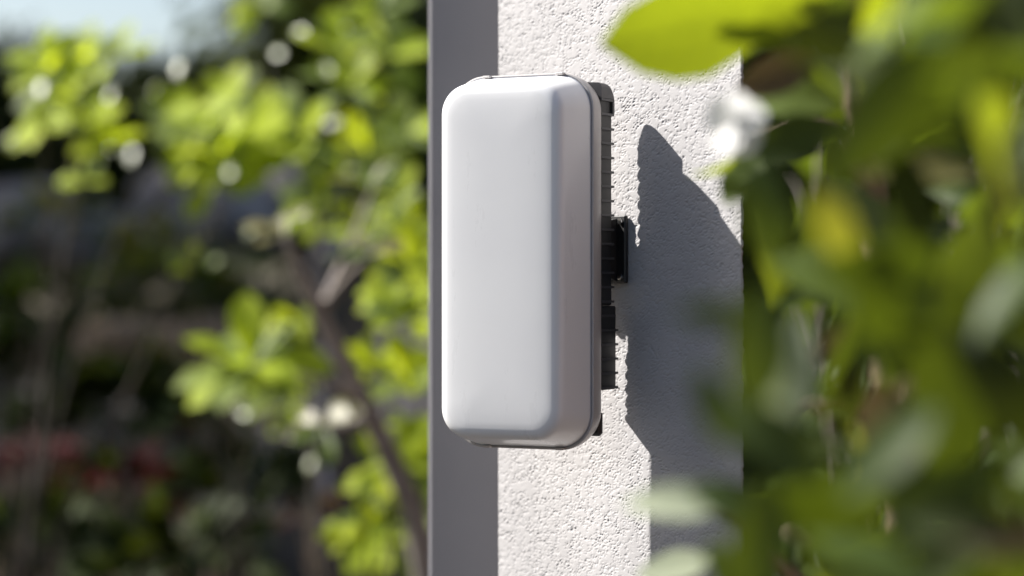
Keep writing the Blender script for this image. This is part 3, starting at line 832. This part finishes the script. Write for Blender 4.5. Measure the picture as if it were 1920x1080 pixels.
fleaf(1750, 310, 240, 10, 1.05, "leaf_olive", (.1, -.7, .6), 0, .8)
fleaf(1463, 480, 190, 85, 1.12, "leaf_lime", (.5, -.8, .0), 3, .9)
fleaf(1610, 520, 340, 150, 1.00, "leaf_mid", (-.3, -.6, .7), 0, 1.0)
fleaf(1700, 600, 300, 250, 0.98, "leaf_mid", (-.1, -.9, .5), 0, .8)
fleaf(1487, 700, 260, 78, 0.95, "leaf_pale", (.15, -.95, .1), 0, .75)
fleaf(1265, 935, 200, 170, 1.0, "leaf_pale", (.0, -.75, .6), 0, .85)
fleaf(1385, 940, 200, 150, 0.92, "leaf_dark", (.0, -.8, .5), 0, 1.)
fleaf(1262, 1062, 150, 190, 1.15, "leaf_pale", (-.2, -.7, .6), 2, .9)
fleaf(1345, 760, 170, 110, 0.82, "leaf_dark", (.2, -.9, .1), 0)
fleaf(1345, 590, 170, 175, 0.80, "leaf_dark", (.2, -.9, .0), 0, .7)
fleaf(1545, 1040, 150, 95, 1.02, "leaf_lime", BACK, 0, .9)
fleaf(1870, 870, 140, 60, 0.95, "leaf_mid", (-.2, -.8, .5), 0)
fleaf(1615, 870, 160, 280, 1.05, "leaf_olive", BACK, 3, .6)
fleaf(1790, 730, 400, 265, 0.95, "leaf_dark", (.1, -.95, .1), 2, .9)
fleaf(1680, 860, 300, 285, 1.1, "leaf_brown", (.1, -.95, .1), 0, .9)
fleaf(1600, 640, 200, 200, 1.15, "leaf_brown", (.1, -.95, .1), 0, .9)
fleaf(1345, 325, 90, 220, 1.2, "leaf_lime", BACK, 3, .7)
fleaf(1400, 310, 170, 60, 1.2, "leaf_mid", (-.3, -.8, .4), 0)
fleaf(1880, 180, 150, 60, 0.95, "leaf_mid", (-.2, -.8, .5), 0)
fleaf(1830, 490, 150, 20, 1.2, "leaf_olive", (-.2, -.8, .5), 0, .8)
fleaf(1650, 1040, 250, 20, 1.0, "leaf_mid", (.1, -.9, .3), 0)
fleaf(1800, 930, 160, 80, 1.0, "leaf_mid", BACK, 0)
fleaf(1432, 640, 260, 80, 0.78, "leaf_dark", (.2, -.9, .1), 0, 1.0)
fleaf(1450, 820, 260, 140, 0.80, "leaf_dark", (.2, -.9, .0), 0, 1.0)
fleaf(1425, 1010, 240, 70, 0.85, "leaf_dark", (.2, -.9, .1), 0, 1.0)
fleaf(1440, 380, 230, 100, 0.85, "leaf_dark", (.2, -.9, .1), 0, 1.0)
fleaf(1370, 1075, 160, 120, 0.95, "leaf_mid", (.2, -.9, .1), 0, 1.0)
# the rest of the crown
nleaf = 30
for k in range(150):
    for _ in range(30):
        px = random.uniform(1400, 2050); py = random.uniform(-150, 1280); d = random.uniform(.78, 1.2)
        lpx = random.uniform(140, 300)*0.95/d
        if px - lpx*0.55 > 1385: break
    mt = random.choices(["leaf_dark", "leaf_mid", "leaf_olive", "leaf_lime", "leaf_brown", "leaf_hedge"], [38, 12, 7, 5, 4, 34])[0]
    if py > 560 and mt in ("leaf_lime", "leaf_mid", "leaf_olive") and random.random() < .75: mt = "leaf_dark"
    nr = Vector((0, -.5, .55)) + rvec()*0.75
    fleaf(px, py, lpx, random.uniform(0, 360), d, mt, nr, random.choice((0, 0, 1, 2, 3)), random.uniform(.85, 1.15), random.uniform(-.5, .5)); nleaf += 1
# white blossom at the wall's edge
def blossom():
    c = P(1378, 232, 1.08)
    o = empty("white_blossom", c); tag(o, "blurred white blossom in front of the wall's right edge", "flower")
    for k in range(5):
        an = R(90 + 72*k); d = Vector((math.cos(an)*.7, -.2, math.sin(an)))
        put_leaf(o, PET, c, d.normalized(), Vector((-.7, -.65, .45)), .0150, 1.45, "petal")
    MB().tube([Vector((0, 0.001, 0)), (P(1400, 255, 1.16) - c), (P(1424, 249, 1.25) - c)], [.002, .0016, .0014], 6).build("stalk", M["twig"], o)
PET = leaf_mesh("petal", 'obovate', .85, .2, .15, 6); PET.materials.append(M["petal"])
blossom()
# stems
def fstem(pxs, r0, r1, d0, d1):
    n = len(pxs); pts = []; rad = []
    for i, (a, b) in enumerate(pxs):
        s = i/(n-1); pts.append(P(a, b, d0 + (d1-d0)*s) - fs.location); rad.append(r0 + (r1-r0)*s)
    MB().tube(pts, rad, 9).build("stem", M["twig"], fs, smooth=True)
fstem([(1598, -160), (1594, 60), (1598, 200), (1615, 270), (1632, 350), (1650, 500), (1665, 700), (1690, 900), (1700, 1200), (1705, 2200), (1705, 5200)], .0035, .013, 1.22, 1.32)
fstem([(1420, 250), (1500, 215), (1560, 230), (1640, 380)], .002, .004, 1.25, 1.24)
fstem([(1440, 800), (1520, 760), (1600, 760), (1680, 880)], .002, .004, 1.15, 1.3)
fstem([(1880, 380), (1800, 500), (1720, 640), (1680, 860)], .002, .004, 1.0, 1.31)
fstem([(1480, 1000), (1560, 1050), (1650, 1120), (1700, 1250)], .002, .005, 1.15, 1.3)
fstem([(1290, 940), (1400, 990), (1500, 1100), (1690, 1300)], .0015, .005, 1.13, 1.3)
fstem([(1290, 1075), (1350, 1150), (1500, 1260), (1700, 1500)], .0015, .005, 1.15, 1.3)
fstem([(1530, -20), (1570, 40), (1596, 140)], .0015, .003, 1.18, 1.22)

# leafy shrub behind it
mc = empty("background_shrub", (0.62, 3.7, GH(.62, 3.7))); tag(mc, "dark green leafy shrub behind the broad leaved one at right", "shrub")
for k in range(200):
    px = random.uniform(1400, 2000); py = random.uniform(-100, 1200); d = random.uniform(3.2, 4.3)
    c = P(px, py, d)
    put_leaf(mc, random.choice(leafset(random.choice(["leaf_dark", "leaf_dark", "leaf_mid", "leaf_hedge"]))), c, (rvec() + Vector((0, -.2, -.2))).normalized(), rvec()*.7 + Vector((0, -.4, .7)), random.uniform(.10, .18))
stems_to(mc, mc.location - Vector((0, 0, .03)), [P(random.uniform(1450, 1950), random.uniform(-50, 700), random.uniform(3.3, 4.2)) for _ in range(12)], .012, "bark", "branch", .15)
